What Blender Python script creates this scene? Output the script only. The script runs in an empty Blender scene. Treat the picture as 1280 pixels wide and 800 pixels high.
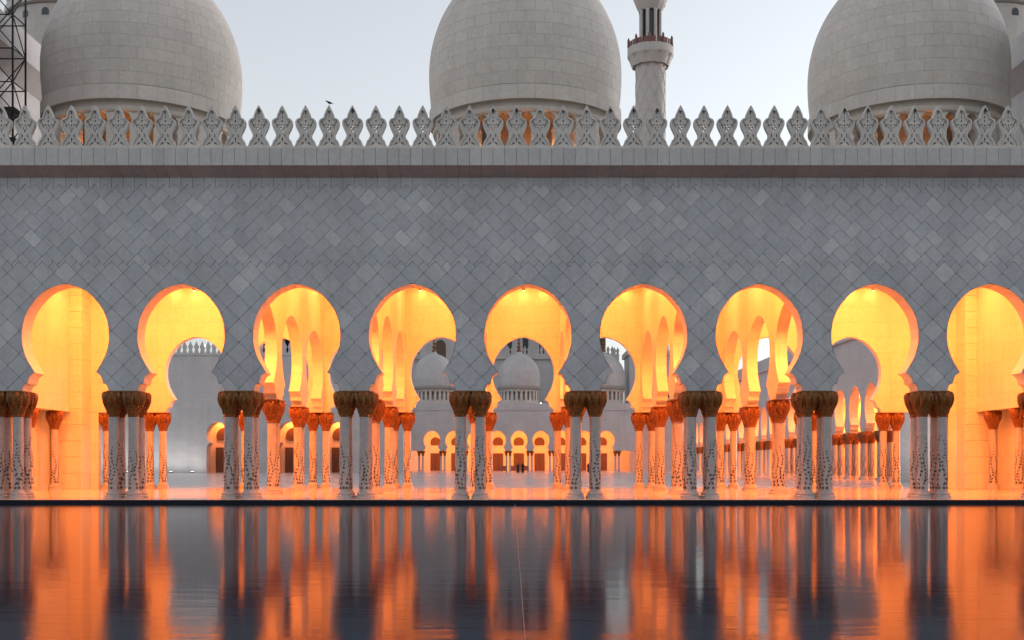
import bpy, bmesh, math, random
from mathutils import Vector, Matrix
R = math.radians
random.seed(7)
scene = bpy.context.scene
COL = scene.collection
pi = math.pi

# ------------------------------------------------------------------ camera
F_PX = 1400.0                      # focal length in pixels of a 1280 px wide frame
CAM_Y, CAM_Z, HORIZON = -44.54, 1.336, 581.0
cam_d = bpy.data.cameras.new('camera')
cam = bpy.data.objects.new('camera', cam_d); COL.objects.link(cam)
cam.location = (0, CAM_Y, CAM_Z); cam.rotation_euler = (R(90), 0, 0)
cam_d.sensor_width = 36; cam_d.lens = F_PX / 1280 * 36
cam_d.shift_y = (HORIZON - 400) / 1280
cam_d.clip_end = 6000
scene.camera = cam

# ------------------------------------------------------------------ sky, sun, exposure
SUN_EL, SUN_ROT = 3.0, 70.0        # low sun behind the building
world = bpy.data.worlds.new('World'); scene.world = world; world.use_nodes = True
nt = world.node_tree; nt.nodes.clear()
out = nt.nodes.new('ShaderNodeOutputWorld'); bg = nt.nodes.new('ShaderNodeBackground')
sky = nt.nodes.new('ShaderNodeTexSky'); sky.sky_type = 'NISHITA'; sky.sun_disc = False
sky.sun_elevation = R(SUN_EL); sky.sun_rotation = R(SUN_ROT)
sky.air_density = 1.0; sky.dust_density = 1.5; sky.ozone_density = 2.5
hsv = nt.nodes.new('ShaderNodeHueSaturation'); hsv.inputs['Saturation'].default_value = 0.19
nt.links.new(sky.outputs[0], hsv.inputs['Color']); nt.links.new(hsv.outputs[0], bg.inputs['Color'])
bg.inputs['Strength'].default_value = 0.15
nt.links.new(bg.outputs[0], out.inputs[0])
sun_d = bpy.data.lights.new('sun', 'SUN'); sun_d.energy = 0.04; sun_d.angle = R(8); sun_d.color = (1, .86, .7)
sun = bpy.data.objects.new('sun', sun_d); COL.objects.link(sun)
sun.location = (60, 120, 60)
sun.rotation_euler = (R(90 - SUN_EL), 0, R(180 - SUN_ROT))
vs = scene.view_settings; vs.view_transform = 'Standard'; vs.look = 'None'; vs.gamma = 1; vs.use_curve_mapping = False
vs.exposure = 2.3
scene.cycles.use_denoising = True
scene.cycles.max_bounces = 8; scene.cycles.diffuse_bounces = 4; scene.cycles.glossy_bounces = 4
scene.cycles.sample_clamp_indirect = 4.0
scene.cycles.caustics_reflective = False; scene.cycles.caustics_refractive = False
scene.cycles.use_light_tree = True

# ------------------------------------------------------------------ materials
def new_mat(name):
    m = bpy.data.materials.new(name); m.use_nodes = True
    t = m.node_tree; b = t.nodes['Principled BSDF']
    return m, t, b
def N(t, kind, **kw):
    n = t.nodes.new(kind)
    for k, v in kw.items():
        if k in n.inputs: n.inputs[k].default_value = v
        else: setattr(n, k, v)
    return n
def rgba(c): return (c[0], c[1], c[2], 1)
def mixc(t, fac, a, b, blend='MIX'):
    n = t.nodes.new('ShaderNodeMix'); n.data_type = 'RGBA'; n.blend_type = blend
    def put(sock, v):
        if isinstance(v, (tuple, list)): sock.default_value = rgba(v)
        elif isinstance(v, (int, float)): sock.default_value = v
        else: t.links.new(v, sock)
    put(n.inputs[0], fac); put(n.inputs[6], a); put(n.inputs[7], b)
    return n.outputs[2]
def ramp(t, src, stops):
    n = t.nodes.new('ShaderNodeValToRGB')
    e = n.color_ramp.elements
    while len(e) < len(stops): e.new(0.5)
    for el, (p, c) in zip(e, stops): el.position = p; el.color = rgba(c) if isinstance(c, tuple) else (c, c, c, 1)
    t.links.new(src, n.inputs[0]); return n.outputs[0]
def coords(t, scale=(1, 1, 1)):
    tc = t.nodes.new('ShaderNodeTexCoord'); g = t.nodes.new('ShaderNodeNewGeometry')
    mp = t.nodes.new('ShaderNodeMapping'); mp.inputs['Scale'].default_value = scale
    t.links.new(g.outputs['Position'], mp.inputs[0]); return mp.outputs[0]
def noise(t, vec, scale, detail=4, rough=.55):
    n = N(t, 'ShaderNodeTexNoise', Scale=scale, Detail=detail, Roughness=rough); t.links.new(vec, n.inputs['Vector']); return n.outputs['Fac']
def bump(t, b, h, strength, dist=.02):
    n = N(t, 'ShaderNodeBump', Strength=strength, Distance=dist); t.links.new(h, n.inputs['Height']); t.links.new(n.outputs[0], b.inputs['Normal'])
def stone(name, c0, c1, rough=.5, tint=None, rand=0.0, spec=.4, mottling=.12, joints=None, vein=.07, streak=.06):
    """veined stone; tint = per-face attribute, rand = per-object shade difference, joints = (w, h) ashlar lines"""
    m, t, b = new_mat(name); p = coords(t)
    big = noise(t, p, .35, 3); fine = noise(t, p, 6, 6, .65)
    base = mixc(t, ramp(t, fine, [(.35, 0.0), (.7, 1.0)]), c0, c1)
    if tint:
        a = t.nodes.new('ShaderNodeAttribute'); a.attribute_name = 'tint'
        base = mixc(t, 1.0, base, ramp(t, a.outputs['Fac'], tint), 'MULTIPLY')
    if rand:
        oi = t.nodes.new('ShaderNodeObjectInfo')
        base = mixc(t, 1.0, base, ramp(t, oi.outputs['Random'], [(0, (1 - rand, 1 - rand, 1 - rand * .9)), (.5, (1 - rand * .4, 1 - rand * .45, 1 - rand * .5)), (1, (1, 1, 1))]), 'MULTIPLY')
    base = mixc(t, 1.0, base, ramp(t, big, [(.3, 1 - mottling), (.7, 1.0)]), 'MULTIPLY')
    vn = N(t, 'ShaderNodeTexNoise', Scale=1.7, Detail=7, Roughness=.62, Distortion=1.6); t.links.new(p, vn.inputs['Vector'])
    base = mixc(t, 1.0, base, ramp(t, vn.outputs['Fac'], [(.42, (1, 1, 1)), (.50, (1 - vein, 1 - vein, 1 - vein * .9)), (.58, (1, 1, 1))]), 'MULTIPLY')
    st = noise(t, coords(t, (1.4, 1.4, .12)), 1.0, 4); base = mixc(t, 1.0, base, ramp(t, st, [(.35, (1 - streak, 1 - streak * 1.04, 1 - streak * 1.1)), (.6, (1, 1, 1))]), 'MULTIPLY')
    if joints:
        sx = t.nodes.new('ShaderNodeSeparateXYZ'); t.links.new(p, sx.inputs[0])
        ad = N(t, 'ShaderNodeMath', operation='ADD'); t.links.new(sx.outputs[0], ad.inputs[0]); t.links.new(sx.outputs[1], ad.inputs[1])
        cb = t.nodes.new('ShaderNodeCombineXYZ'); t.links.new(ad.outputs[0], cb.inputs[0]); t.links.new(sx.outputs[2], cb.inputs[1])
        br = N(t, 'ShaderNodeTexBrick'); t.links.new(cb.outputs[0], br.inputs['Vector'])
        br.inputs['Scale'].default_value = 1; br.inputs['Brick Width'].default_value = joints[0]; br.inputs['Row Height'].default_value = joints[1]
        br.inputs['Mortar Size'].default_value = .012; br.inputs['Mortar Smooth'].default_value = .3
        br.inputs['Color1'].default_value = (1, 1, 1, 1); br.inputs['Color2'].default_value = (.94, .94, .95, 1); br.inputs['Mortar'].default_value = (.80, .78, .75, 1)
        base = mixc(t, 1.0, base, br.outputs['Color'], 'MULTIPLY')
    t.links.new(base, b.inputs['Base Color'])
    rr = ramp(t, big, [(.2, rough - .06), (.8, rough + .08)]); t.links.new(rr, b.inputs['Roughness'])
    b.inputs['Specular IOR Level'].default_value = spec
    bump(t, b, fine, .15, .01)
    return m
def emit(name, col, strength):
    m, t, b = new_mat(name)
    b.inputs['Base Color'].default_value = rgba(col); b.inputs['Emission Color'].default_value = rgba(col); b.inputs['Emission Strength'].default_value = strength
    return m
def plain(name, col, rough=.5, metal=0.0, var=.25, scale=5):
    m, t, b = new_mat(name); p = coords(t); n = noise(t, p, scale, 5)
    c = mixc(t, n, tuple(x * (1 - var) for x in col), tuple(min(1, x * (1 + var)) for x in col))
    t.links.new(c, b.inputs['Base Color']); b.inputs['Roughness'].default_value = rough; b.inputs['Metallic'].default_value = metal
    return m

M = {}
TINT = [(0, (.78, .79, .83)), (.35, (.89, .90, .92)), (.75, (.96, .955, .95)), (1, (1.12, 1.11, 1.10))]
M['tile'] = stone('facade marble', (.52, .53, .56), (.585, .59, .61), .42, tint=TINT, mottling=.22, vein=.10, streak=.08)
M['grout'] = plain('joint bed', (.36, .365, .38), .8)
M['cornice'] = stone('cornice marble', (.52, .505, .50), (.59, .57, .56), .45, rand=.12)
M['interior'] = stone('interior marble', (.70, .65, .53), (.76, .71, .59), .4, joints=(1.5, .85), mottling=.06)
M['merlon'] = stone('parapet marble', (.60, .565, .535), (.68, .645, .61), .5, rand=.10)
M['dome'] = stone('dome stone', (.59, .535, .49), (.67, .61, .565), .46, rand=.085)
M['domejoint'] = plain('dome joint bed', (.33, .305, .28), .8)
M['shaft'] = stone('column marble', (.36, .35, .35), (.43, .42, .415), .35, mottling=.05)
M['far'] = stone('court marble', (.50, .485, .49), (.56, .545, .545), .5, joints=(1.8, .9))
M['tower'] = stone('tower stone', (.52, .48, .45), (.58, .54, .51), .5, joints=(2.4, 1.4))
M['brown'] = plain('carved dark door wood', (.10, .055, .035), .5, var=.5, scale=3)
M['inlay'] = plain('dark inlay stone', (.045, .03, .03), .35, var=.5, scale=9)
M['navy'] = plain('navy pool tile', (.003, .007, .016), .6); M['navy'].node_tree.nodes['Principled BSDF'].inputs['Specular IOR Level'].default_value = .2
M['black'] = plain('blackened steel', (.02, .02, .022), .5, metal=.3)
M['bird'] = plain('bird plumage', (.012, .012, .014), .6)
M['robe'] = plain('black robe', (.012, .011, .012), .8)
M['skin'] = plain('skin', (.35, .2, .13), .6)
M['rail'] = plain('red brown railing', (.16, .06, .05), .5)
M['redscreen'] = plain('red lacquer screen', (.42, .10, .04), .5)
M['strip'] = plain('dull metal strip', (.10, .13, .17), .4); M['pole'] = plain('white painted pole', (.7, .7, .72), .4)
M['bulb'] = emit('warm lamp lens', (1, .62, .25), 12)
M['niche'] = emit('amber lamp lens', (1, .5, .12), 10)
M['white'] = emit('white lamp lens', (1, .97, .92), 3)
M['glass'] = plain('dark window glass', (.02, .022, .026), .08)
# gold capitals
m, t, b = new_mat('gilded capital'); p = coords(t); n = noise(t, p, 14, 5, .7)
t.links.new(mixc(t, ramp(t, n, [(.35, 0.0), (.65, 1.0)]), (.11, .040, .012), (.29, .118, .026)), b.inputs['Base Color'])
b.inputs['Metallic'].default_value = .35; b.inputs['Roughness'].default_value = .45; bump(t, b, n, .2, .015); M['gold'] = m
# polished floor: large slabs of marble
def floor_mat(name, c0, c1, rough):
    m, t, b = new_mat(name); p = coords(t)
    br = N(t, 'ShaderNodeTexBrick'); t.links.new(p, br.inputs['Vector'])
    br.offset = 0; br.inputs['Scale'].default_value = 1; br.inputs['Brick Width'].default_value = 1.15; br.inputs['Row Height'].default_value = 1.15
    br.inputs['Mortar Size'].default_value = .008
    br.inputs['Color1'].default_value = rgba(c0); br.inputs['Color2'].default_value = rgba(c1); br.inputs['Mortar'].default_value = (.3, .28, .27, 1)
    n = noise(t, p, 1.3, 5); t.links.new(mixc(t, 1.0, br.outputs['Color'], ramp(t, n, [(.3, .86), (.7, 1.0)]), 'MULTIPLY'), b.inputs['Base Color'])
    t.links.new(ramp(t, noise(t, p, .5, 4), [(.3, rough * .7), (.7, rough * 1.3)]), b.inputs['Roughness'])
    b.inputs['Specular IOR Level'].default_value = .6
    return m
M['floor'] = floor_mat('polished arcade floor', (.54, .50, .46), (.61, .57, .53), .12)
M['court'] = floor_mat('courtyard marble', (.50, .47, .47), (.58, .55, .55), .2)
M['paving'] = floor_mat('poolside paving', (.38, .36, .34), (.45, .43, .41), .5)
M['ground'] = plain('sandy ground', (.30, .26, .21), .9, var=.2, scale=.05)
# water
m, t, b = new_mat('pool water'); p = coords(t, (1.0, 1.0, 1.0))
b.inputs['Base Color'].default_value = (.004, .012, .030, 1); b.inputs['Roughness'].default_value = .085
b.inputs['IOR'].default_value = 1.333; b.inputs['Specular IOR Level'].default_value = .03
mp1 = t.nodes.new('ShaderNodeMapping'); mp1.inputs['Scale'].default_value = (.35, 1.5, 1); t.links.new(p, mp1.inputs[0])
n1 = N(t, 'ShaderNodeTexNoise', Scale=3.0, Detail=4, Roughness=.6); t.links.new(mp1.outputs[0], n1.inputs['Vector'])
mp2 = t.nodes.new('ShaderNodeMapping'); mp2.inputs['Scale'].default_value = (.5, 1.9, 1); mp2.inputs['Rotation'].default_value = (0, 0, R(12)); t.links.new(p, mp2.inputs[0])
n2 = N(t, 'ShaderNodeTexNoise', Scale=.55, Detail=2); t.links.new(mp2.outputs[0], n2.inputs['Vector'])
b1 = N(t, 'ShaderNodeBump', Strength=1.0, Distance=.0022); t.links.new(n1.outputs['Fac'], b1.inputs['Height'])
b2 = N(t, 'ShaderNodeBump', Strength=1.0, Distance=.004); t.links.new(n2.outputs['Fac'], b2.inputs['Height']); t.links.new(b1.outputs[0], b2.inputs['Normal'])
t.links.new(b2.outputs[0], b.inputs['Normal']); M['water'] = m

# ------------------------------------------------------------------ mesh helpers
class MB:
    def __init__(s): s.v = []; s.f = []; s.tint = []; s.mi = []; s.cur = 0; s.ct = .5
    def face(s, idx): s.f.append(tuple(idx)); s.tint.append(s.ct); s.mi.append(s.cur)
    def poly(s, pts):
        i = len(s.v); s.v += [tuple(p) for p in pts]; s.face(range(i, i + len(pts)))
    def box(s, x0, x1, y0, y1, z0, z1):
        i = len(s.v)
        s.v += [(x0, y0, z0), (x1, y0, z0), (x1, y1, z0), (x0, y1, z0), (x0, y0, z1), (x1, y0, z1), (x1, y1, z1), (x0, y1, z1)]
        for q in ((0, 3, 2, 1), (4, 5, 6, 7), (0, 1, 5, 4), (1, 2, 6, 5), (2, 3, 7, 6), (3, 0, 4, 7)): s.face([i + k for k in q])
        return s
    def bbox(s, x0, x1, y0, y1, z0, z1, c=.015):
        """box with chamfered front (-y) edges"""
        i = len(s.v)
        s.v += [(x0, y1, z0), (x1, y1, z0), (x1, y1, z1), (x0, y1, z1), (x0, y0 + c, z0), (x1, y0 + c, z0), (x1, y0 + c, z1), (x0, y0 + c, z1),
                (x0 + c, y0, z0 + c), (x1 - c, y0, z0 + c), (x1 - c, y0, z1 - c), (x0 + c, y0, z1 - c)]
        for q in ((0, 3, 2, 1), (8, 9, 10, 11)): s.face([i + k for k in q])
        for a in range(4):
            b_ = (a + 1) % 4
            s.face([i + a, i + b_, i + 4 + b_, i + 4 + a]); s.face([i + 4 + a, i + 4 + b_, i + 8 + b_, i + 8 + a])
        return s
    def prism(s, pts, y0, y1):
        """2D (x,z) polygon, counter-clockwise, extruded from y0 (front) to y1"""
        n = len(pts); i = len(s.v)
        s.v += [(x, y0, z) for x, z in pts] + [(x, y1, z) for x, z in pts]
        s.face([i + k for k in range(n)]); s.face([i + n + k for k in reversed(range(n))])
        for k in range(n):
            l = (k + 1) % n; s.face([i + k, i + n + k, i + n + l, i + l])
        return s
    def lathe(s, prof, seg=24, c=(0, 0), a0=0.0, a1=2 * pi, fn=None, cap=True):
        full = abs(a1 - a0 - 2 * pi) < 1e-6; n = seg if full else seg + 1; i = len(s.v)
        for r, z in prof:
            for k in range(n):
                a = a0 + (a1 - a0) * k / seg; rr = r * (fn(a, z) if fn else 1)
                s.v.append((c[0] + rr * math.cos(a), c[1] + rr * math.sin(a), z))
        for j in range(len(prof) - 1):
            for k in range(seg):
                l = (k + 1) % n; s.face([i + j * n + k, i + j * n + l, i + (j + 1) * n + l, i + (j + 1) * n + k])
        if cap and full:
            if prof[0][0] > 1e-4: s.face([i + k for k in reversed(range(n))])
            if prof[-1][0] > 1e-4: s.face([i + (len(prof) - 1) * n + k for k in range(n)])
        return s
    def tube(s, a, b, r, seg=6, r2=None):
        a = Vector(a); b = Vector(b); d = (b - a).normalized(); r2 = r if r2 is None else r2
        u = d.orthogonal().normalized(); w = d.cross(u); i = len(s.v)
        for p, rr in ((a, r), (b, r2)):
            for k in range(seg):
                q = p + (u * math.cos(2 * pi * k / seg) + w * math.sin(2 * pi * k / seg)) * rr; s.v.append(tuple(q))
        for k in range(seg):
            l = (k + 1) % seg; s.face([i + k, i + l, i + seg + l, i + seg + k])
        s.face([i + k for k in reversed(range(seg))]); s.face([i + seg + k for k in range(seg)])
        return s
    def mesh(s, name, mats, smooth=False):
        me = bpy.data.meshes.new(name); me.from_pydata(s.v, [], s.f); me.update()
        for mm in (mats if isinstance(mats, (list, tuple)) else [mats]): me.materials.append(M[mm])
        at = me.attributes.new('tint', 'FLOAT', 'FACE'); at.data.foreach_set('value', s.tint)
        me.polygons.foreach_set('material_index', s.mi)
        if smooth: me.polygons.foreach_set('use_smooth', [True] * len(me.polygons))
        return me
    def build(s, name, mats, parent=None, loc=(0, 0, 0), smooth=False, kind=None):
        return link(name, s.mesh(name, mats, smooth), parent, loc, kind)
def smooth_by_angle(me, deg=35):
    bm = bmesh.new(); bm.from_mesh(me)
    for f in bm.faces: f.smooth = True
    for e in bm.edges:
        if len(e.link_faces) == 2 and e.calc_face_angle(0) > R(deg): e.smooth = False
    bm.to_mesh(me); bm.free(); return me
def link(name, me, parent=None, loc=(0, 0, 0), kind=None, rotz=0.0):
    o = bpy.data.objects.new(name, me); COL.objects.link(o); o.parent = parent; o.location = loc
    if rotz: o.rotation_euler = (0, 0, rotz)
    if kind: o['kind'] = kind
    return o
def thing(name, label, cat, loc=(0, 0, 0), group=None, rotz=0.0):
    o = bpy.data.objects.new(name, None); COL.objects.link(o); o.location = loc; o.empty_display_size = .3
    if rotz: o.rotation_euler = (0, 0, rotz)
    o['label'] = label; o['category'] = cat
    if group: o['group'] = group
    return o
def tag(o, label, cat, group=None):
    o['label'] = label; o['category'] = cat
    if group: o['group'] = group
    return o

# ------------------------------------------------------------------ the keyhole arch (half-width w at height z)
P = 4.6                                     # bay width
Z_CAP, Z_APEX = 4.28, 8.53
ctrl = [(1.21, 5.0), (1.464, 5.425), (1.635, 5.82), (1.74, 6.38), (1.655, 7.1), (1.36, 7.7), (.80, 8.26), (0.0, 8.53)]
def catmull(pts, n=6):
    res = []; q = [(2 * pts[0][0] - pts[1][0], 2 * pts[0][1] - pts[1][1])] + pts + [(-.55, 8.36)]
    for i in range(1, len(q) - 2):
        p0, p1, p2, p3 = q[i - 1:i + 3]
        for k in range(n):
            t_ = k / n
            res.append(tuple(.5 * (2 * p1[c] + (p2[c] - p0[c]) * t_ + (2 * p0[c] - 5 * p1[c] + 4 * p2[c] - p3[c]) * t_ ** 2 + (3 * p1[c] - p0[c] - 3 * p2[c] + p3[c]) * t_ ** 3) for c in (0, 1)))
    res.append(pts[-1]); return res
LOBES = [(1.72, 4.28), (1.705, 4.38), (1.67, 4.48), (1.60, 4.545), (1.50, 4.57), (1.485, 4.66), (1.455, 4.78), (1.40, 4.88), (1.31, 4.955)]
ARCH = LOBES + catmull(ctrl)                # (w, z) rising
def arch_w(z):
    if z >= Z_APEX: return 0.0
    if z <= ARCH[0][1]: return ARCH[0][0]
    for (w0, z0), (w1, z1) in zip(ARCH, ARCH[1:]):
        if z0 <= z <= z1: return w0 + (w1 - w0) * (z - z0) / max(1e-9, z1 - z0)
    return 0.0
def arch_wall(mb, c, half, t0, t1, ztop, axis='x', ws=1.0, prof=ARCH):
    """one bay of wall with the arch opening; runs along x (or y) from c-half to c+half, t0..t1 through the wall"""
    def pt(a, tt, z): return (a, tt, z) if axis == 'x' else (tt, a, z)
    for sgn in (-1, 1):
        for (w0, z0), (w1, z1) in zip(prof, prof[1:]):
            o0, o1 = c + sgn * half, c + sgn * half
            a0, a1 = c + sgn * w0 * ws, c + sgn * w1 * ws
            mb.poly([pt(o0, t0, z0), pt(a0, t0, z0), pt(a1, t0, z1), pt(o1, t0, z1)])
            mb.poly([pt(o0, t1, z0), pt(o1, t1, z1), pt(a1, t1, z1), pt(a0, t1, z0)])
            mb.poly([pt(a0, t0, z0), pt(a0, t1, z0), pt(a1, t1, z1), pt(a1, t0, z1)])
        w0, z0 = prof[0]
        mb.poly([pt(c + sgn * half, t0, z0), pt(c + sgn * half, t1, z0), pt(c + sgn * w0 * ws, t1, z0), pt(c + sgn * w0 * ws, t0, z0)])
    za = prof[-1][1]
    for tt in (t0, t1): mb.poly([pt(c - half, tt, za), pt(c + half, tt, za), pt(c + half, tt, ztop), pt(c - half, tt, ztop)])
    mb.poly([pt(c - half, t0, ztop), pt(c + half, t0, ztop), pt(c + half, t1, ztop), pt(c - half, t1, ztop)])

# ------------------------------------------------------------------ ground, court floor, pool
X0 = 0.636                                  # middle of the symmetric arcade
WATER_Z, EDGE_Y, NEAR_Y = -0.145, -2.0, -37.0
MB().box(-3000, 3000, -3000, 3000, -1.6, -1.5).build('ground', 'ground', kind='structure')
MB().box(-75, 75, EDGE_Y + .25, 19.6, -1.45, 0).build('arcade_floor', 'floor', kind='structure')
MB().box(-140, 140, 19.6, 330, -1.45, -.004).build('courtyard_floor', 'court', kind='structure')
MB().box(-75, 75, EDGE_Y, EDGE_Y + .25, -1.45, -.006).build('pool_edge', 'navy', kind='structure')
MB().box(-75, 75, NEAR_Y - 90, NEAR_Y, -1.45, -.10).build('poolside_paving', 'paving', kind='structure')
mb = MB(); mb.poly([(-75, NEAR_Y, WATER_Z), (75, NEAR_Y, WATER_Z), (75, EDGE_Y, WATER_Z), (-75, EDGE_Y, WATER_Z)])
mb.build('pool_water', 'water', kind='structure')
for sx in (-1, 1): MB().box(min(sx * 75, sx * 140), max(sx * 75, sx * 140), -127, 19.6, -1.45, -.05).build('side_paving', 'paving', kind='structure')
d = MB().box(.108, .115, NEAR_Y + .05, EDGE_Y - .05, WATER_Z - .02, WATER_Z + .002).build('pool_divider', 'strip')
tag(d, 'thin pale divider strip lying in the pool water', 'divider')

# ------------------------------------------------------------------ column pieces (shared meshes)
Z_SH0, Z_SH1 = .30, 3.27
me_base = smooth_by_angle(MB().lathe([(.345, 0), (.345, .10), (.325, .12), (.29, .13), (.315, .17), (.30, .22), (.25, .235), (.25, .27), (.225, .30)], 24).mesh('base', 'shaft'))
me_shaft = MB().lathe([(.212, 0), (.208, .8), (.20, 2.2), (.196, Z_SH1 - Z_SH0)], 24, cap=False).mesh('column', 'shaft', True)
def capital_mesh():
    mb = MB()
    mb.lathe([(.205, 0), (.235, .02), (.24, .05), (.212, .075), (.215, .12), (.245, .25), (.295, .38), (.33, .52), (.36, .66), (.37, .80), (.36, .92), (.37, .975), (.385, .985), (.385, 1.0)], 24)
    q = lambda aa, zz, rr: (rr * math.cos(aa), rr * math.sin(aa), zz)
    for tier in range(4):                   # scales round the neck
        z = .15 + tier * .085; r = (.226, .246, .278, .312)[tier]; n = 12; da = pi / n; h = .085
        for k in range(n):
            a = 2 * pi * (k + .5 * (tier % 2)) / n; i = len(mb.v)
            mb.v += [q(a - da, z, r), q(a, z - h, r - .02), q(a + da, z, r), q(a, z + h, r + .03), q(a, z + .01, r + .045)]
            for e in ((0, 1), (1, 2), (2, 3), (3, 0)): mb.face([i + e[0], i + e[1], i + 4])
    for tier in range(2):                   # two rings of fat palm leaves that curl over at the top
        n = 9; zo = -.10 if tier == 0 else 0.0; ro = -.004 if tier == 0 else 0.0
        path = [(.315, .44, .03), (.37, .54, .075), (.415, .65, .115), (.44, .77, .135), (.445, .86, .125), (.425, .94, .095), (.385, .985, .05)]
        for k in range(n):
            a = 2 * pi * (k + .5 * tier) / n; i = len(mb.v)
            for r, z, w in path:
                r += ro; z += zo; dw = w / r
                for da, dr in ((-dw, -.075), (-dw * .55, -.008), (-dw * .12, .012), (0, -.004), (dw * .12, .012), (dw * .55, -.008), (dw, -.075)): mb.v.append(q(a + da, z, r + dr))
            for j in range(len(path) - 1):
                for c in range(6): mb.face([i + j * 7 + c, i + j * 7 + c + 1, i + (j + 1) * 7 + c + 1, i + (j + 1) * 7 + c])
    return smooth_by_angle(mb.mesh('capital', 'gold'), 40)
me_cap = capital_mesh()
def inlay_mesh(seed):
    rng = random.Random(seed); mb = MB(); r = .214
    def P3(a, z): return ((r + .004 - .006 * z / 3) * math.cos(a), (r + .004 - .006 * z / 3) * math.sin(a), z)
    nv = 7
    for k in range(nv):
        a0 = 2 * pi * (k + rng.uniform(-.12, .12)) / nv; top = rng.uniform(1.35, 2.3); z = .10; ph = rng.uniform(0, 6)
        prev = None
        while z < top:
            f = 1 - z / (top + .4); a = a0 + .30 * math.sin(z * 5.2 + ph) + rng.uniform(-.08, .08); s = (.024 + .050 * f) * rng.uniform(.8, 1.25)
            if z < .2: s = .07
            kind = rng.random(); rot = rng.uniform(0, pi)
            if kind < .5 or z < .2:         # a blossom of petals
                n = 7; mb.poly([P3(a + (s * (1 if j % 2 else .55)) * math.cos(rot + pi * j / n) / r, z + (s * (1 if j % 2 else .55)) * math.sin(rot + pi * j / n)) for j in range(2 * n)])
            else:                           # a leaf
                l, w = s * 1.35, s * .5; dx, dz = math.cos(rot), math.sin(rot)
                mb.poly([P3(a + (dx * u - dz * v) / r, z + dz * u + dx * v) for u, v in ((-l, 0), (-l * .3, -w), (l * .4, -w * .8), (l, 0), (l * .4, w * .8), (-l * .3, w))])
            if prev and rng.random() < .35:
                (pa, pz) = prev; wd = .006 / r; mb.poly([P3(pa - wd, pz), P3(pa + wd, pz), P3(a + wd, z), P3(a - wd, z)])
            prev = (a, z); z += s * 1.15 + rng.uniform(.05, .12)
    return mb.mesh('inlay', 'inlay')
me_inlay = [inlay_mesh(s) for s in (1, 2, 3, 4)]
ncol = 0
def column(parent, x, y, z=0.0):
    """a column is one part of its arcade: the shaft, with base, inlay and capital as sub-parts"""
    global ncol
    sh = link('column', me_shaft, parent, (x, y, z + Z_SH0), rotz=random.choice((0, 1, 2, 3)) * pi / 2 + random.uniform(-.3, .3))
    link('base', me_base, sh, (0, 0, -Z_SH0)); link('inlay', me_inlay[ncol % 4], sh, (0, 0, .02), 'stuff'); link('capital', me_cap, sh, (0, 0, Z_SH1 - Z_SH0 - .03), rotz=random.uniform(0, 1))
    ncol += 1; return sh
me_far_col = None
def far_column(parent, x, y):
    global me_far_col
    if me_far_col is None:
        mb = MB(); mb.lathe([(.34, 0), (.34, .12), (.27, .24), (.21, .3), (.2, 3.2)], 12, cap=False); mb.cur = 1
        mb.lathe([(.2, 3.2), (.25, 3.27), (.22, 3.4), (.28, 3.7), (.42, 4.12), (.46, 4.2), (.40, 4.26)], 12, fn=lambda a, z: 1 + .07 * math.cos(6 * a))
        me_far_col = mb.mesh('column', ['shaft', 'gold'], True)
    return link('column', me_far_col, parent, (x, y, 0))

# ------------------------------------------------------------------ the long arcade with the tiled facade
arc = thing('marble_arcade', 'long white marble arcade of keyhole arches with leaf shaped parapet, facing the pool', 'arcade', (X0, 0, 0))
END = 25.9; THICK = .92; ROWS = [.42, 6.51, 12.60, 18.70]
Z_CEIL, Z_WALL, Z_COVE, Z_PAR = 11.6, 12.76, 13.05, 13.80
mb = MB()
for k in range(-5, 6): arch_wall(mb, k * P, P / 2, .035, THICK, Z_WALL)
for s in (-1, 1):
    a, b_ = sorted((s * 5.5 * P, s * END)); mb.box(a, b_, .035, THICK, Z_CAP, Z_WALL)
wall = mb.build('facade_wall', 'grout', arc)
mb = MB()                                   # smooth marble lining of the arch openings
for k in range(-5, 6):
    for (w0, z0), (w1, z1) in zip(ARCH, ARCH[1:]):
        for s in (-1, 1): mb.poly([(k * P + s * (w0 - .004), .0, z0), (k * P + s * (w0 - .004), THICK + .003, z0), (k * P + s * (w1 - .004), THICK + .003, z1 - (.004 if w1 < .01 else 0)), (k * P + s * (w1 - .004), .0, z1 - (.004 if w1 < .01 else 0))])
mb.build('arch_lining', 'interior', arc)
mb = MB()
for k in range(-5, 6):
    pass
mb.box(-END, END, THICK + .006, THICK + .03, Z_APEX + .05, Z_CEIL); mb.build('back_lining', 'interior', arc)
for k in range(-6, 6):
    u = (k + .5) * P
    MB().box(u - .62, u + .62, -.12, THICK + .1, Z_CAP - .04, Z_CAP - .002).build('abacus', 'gold', arc)

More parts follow.
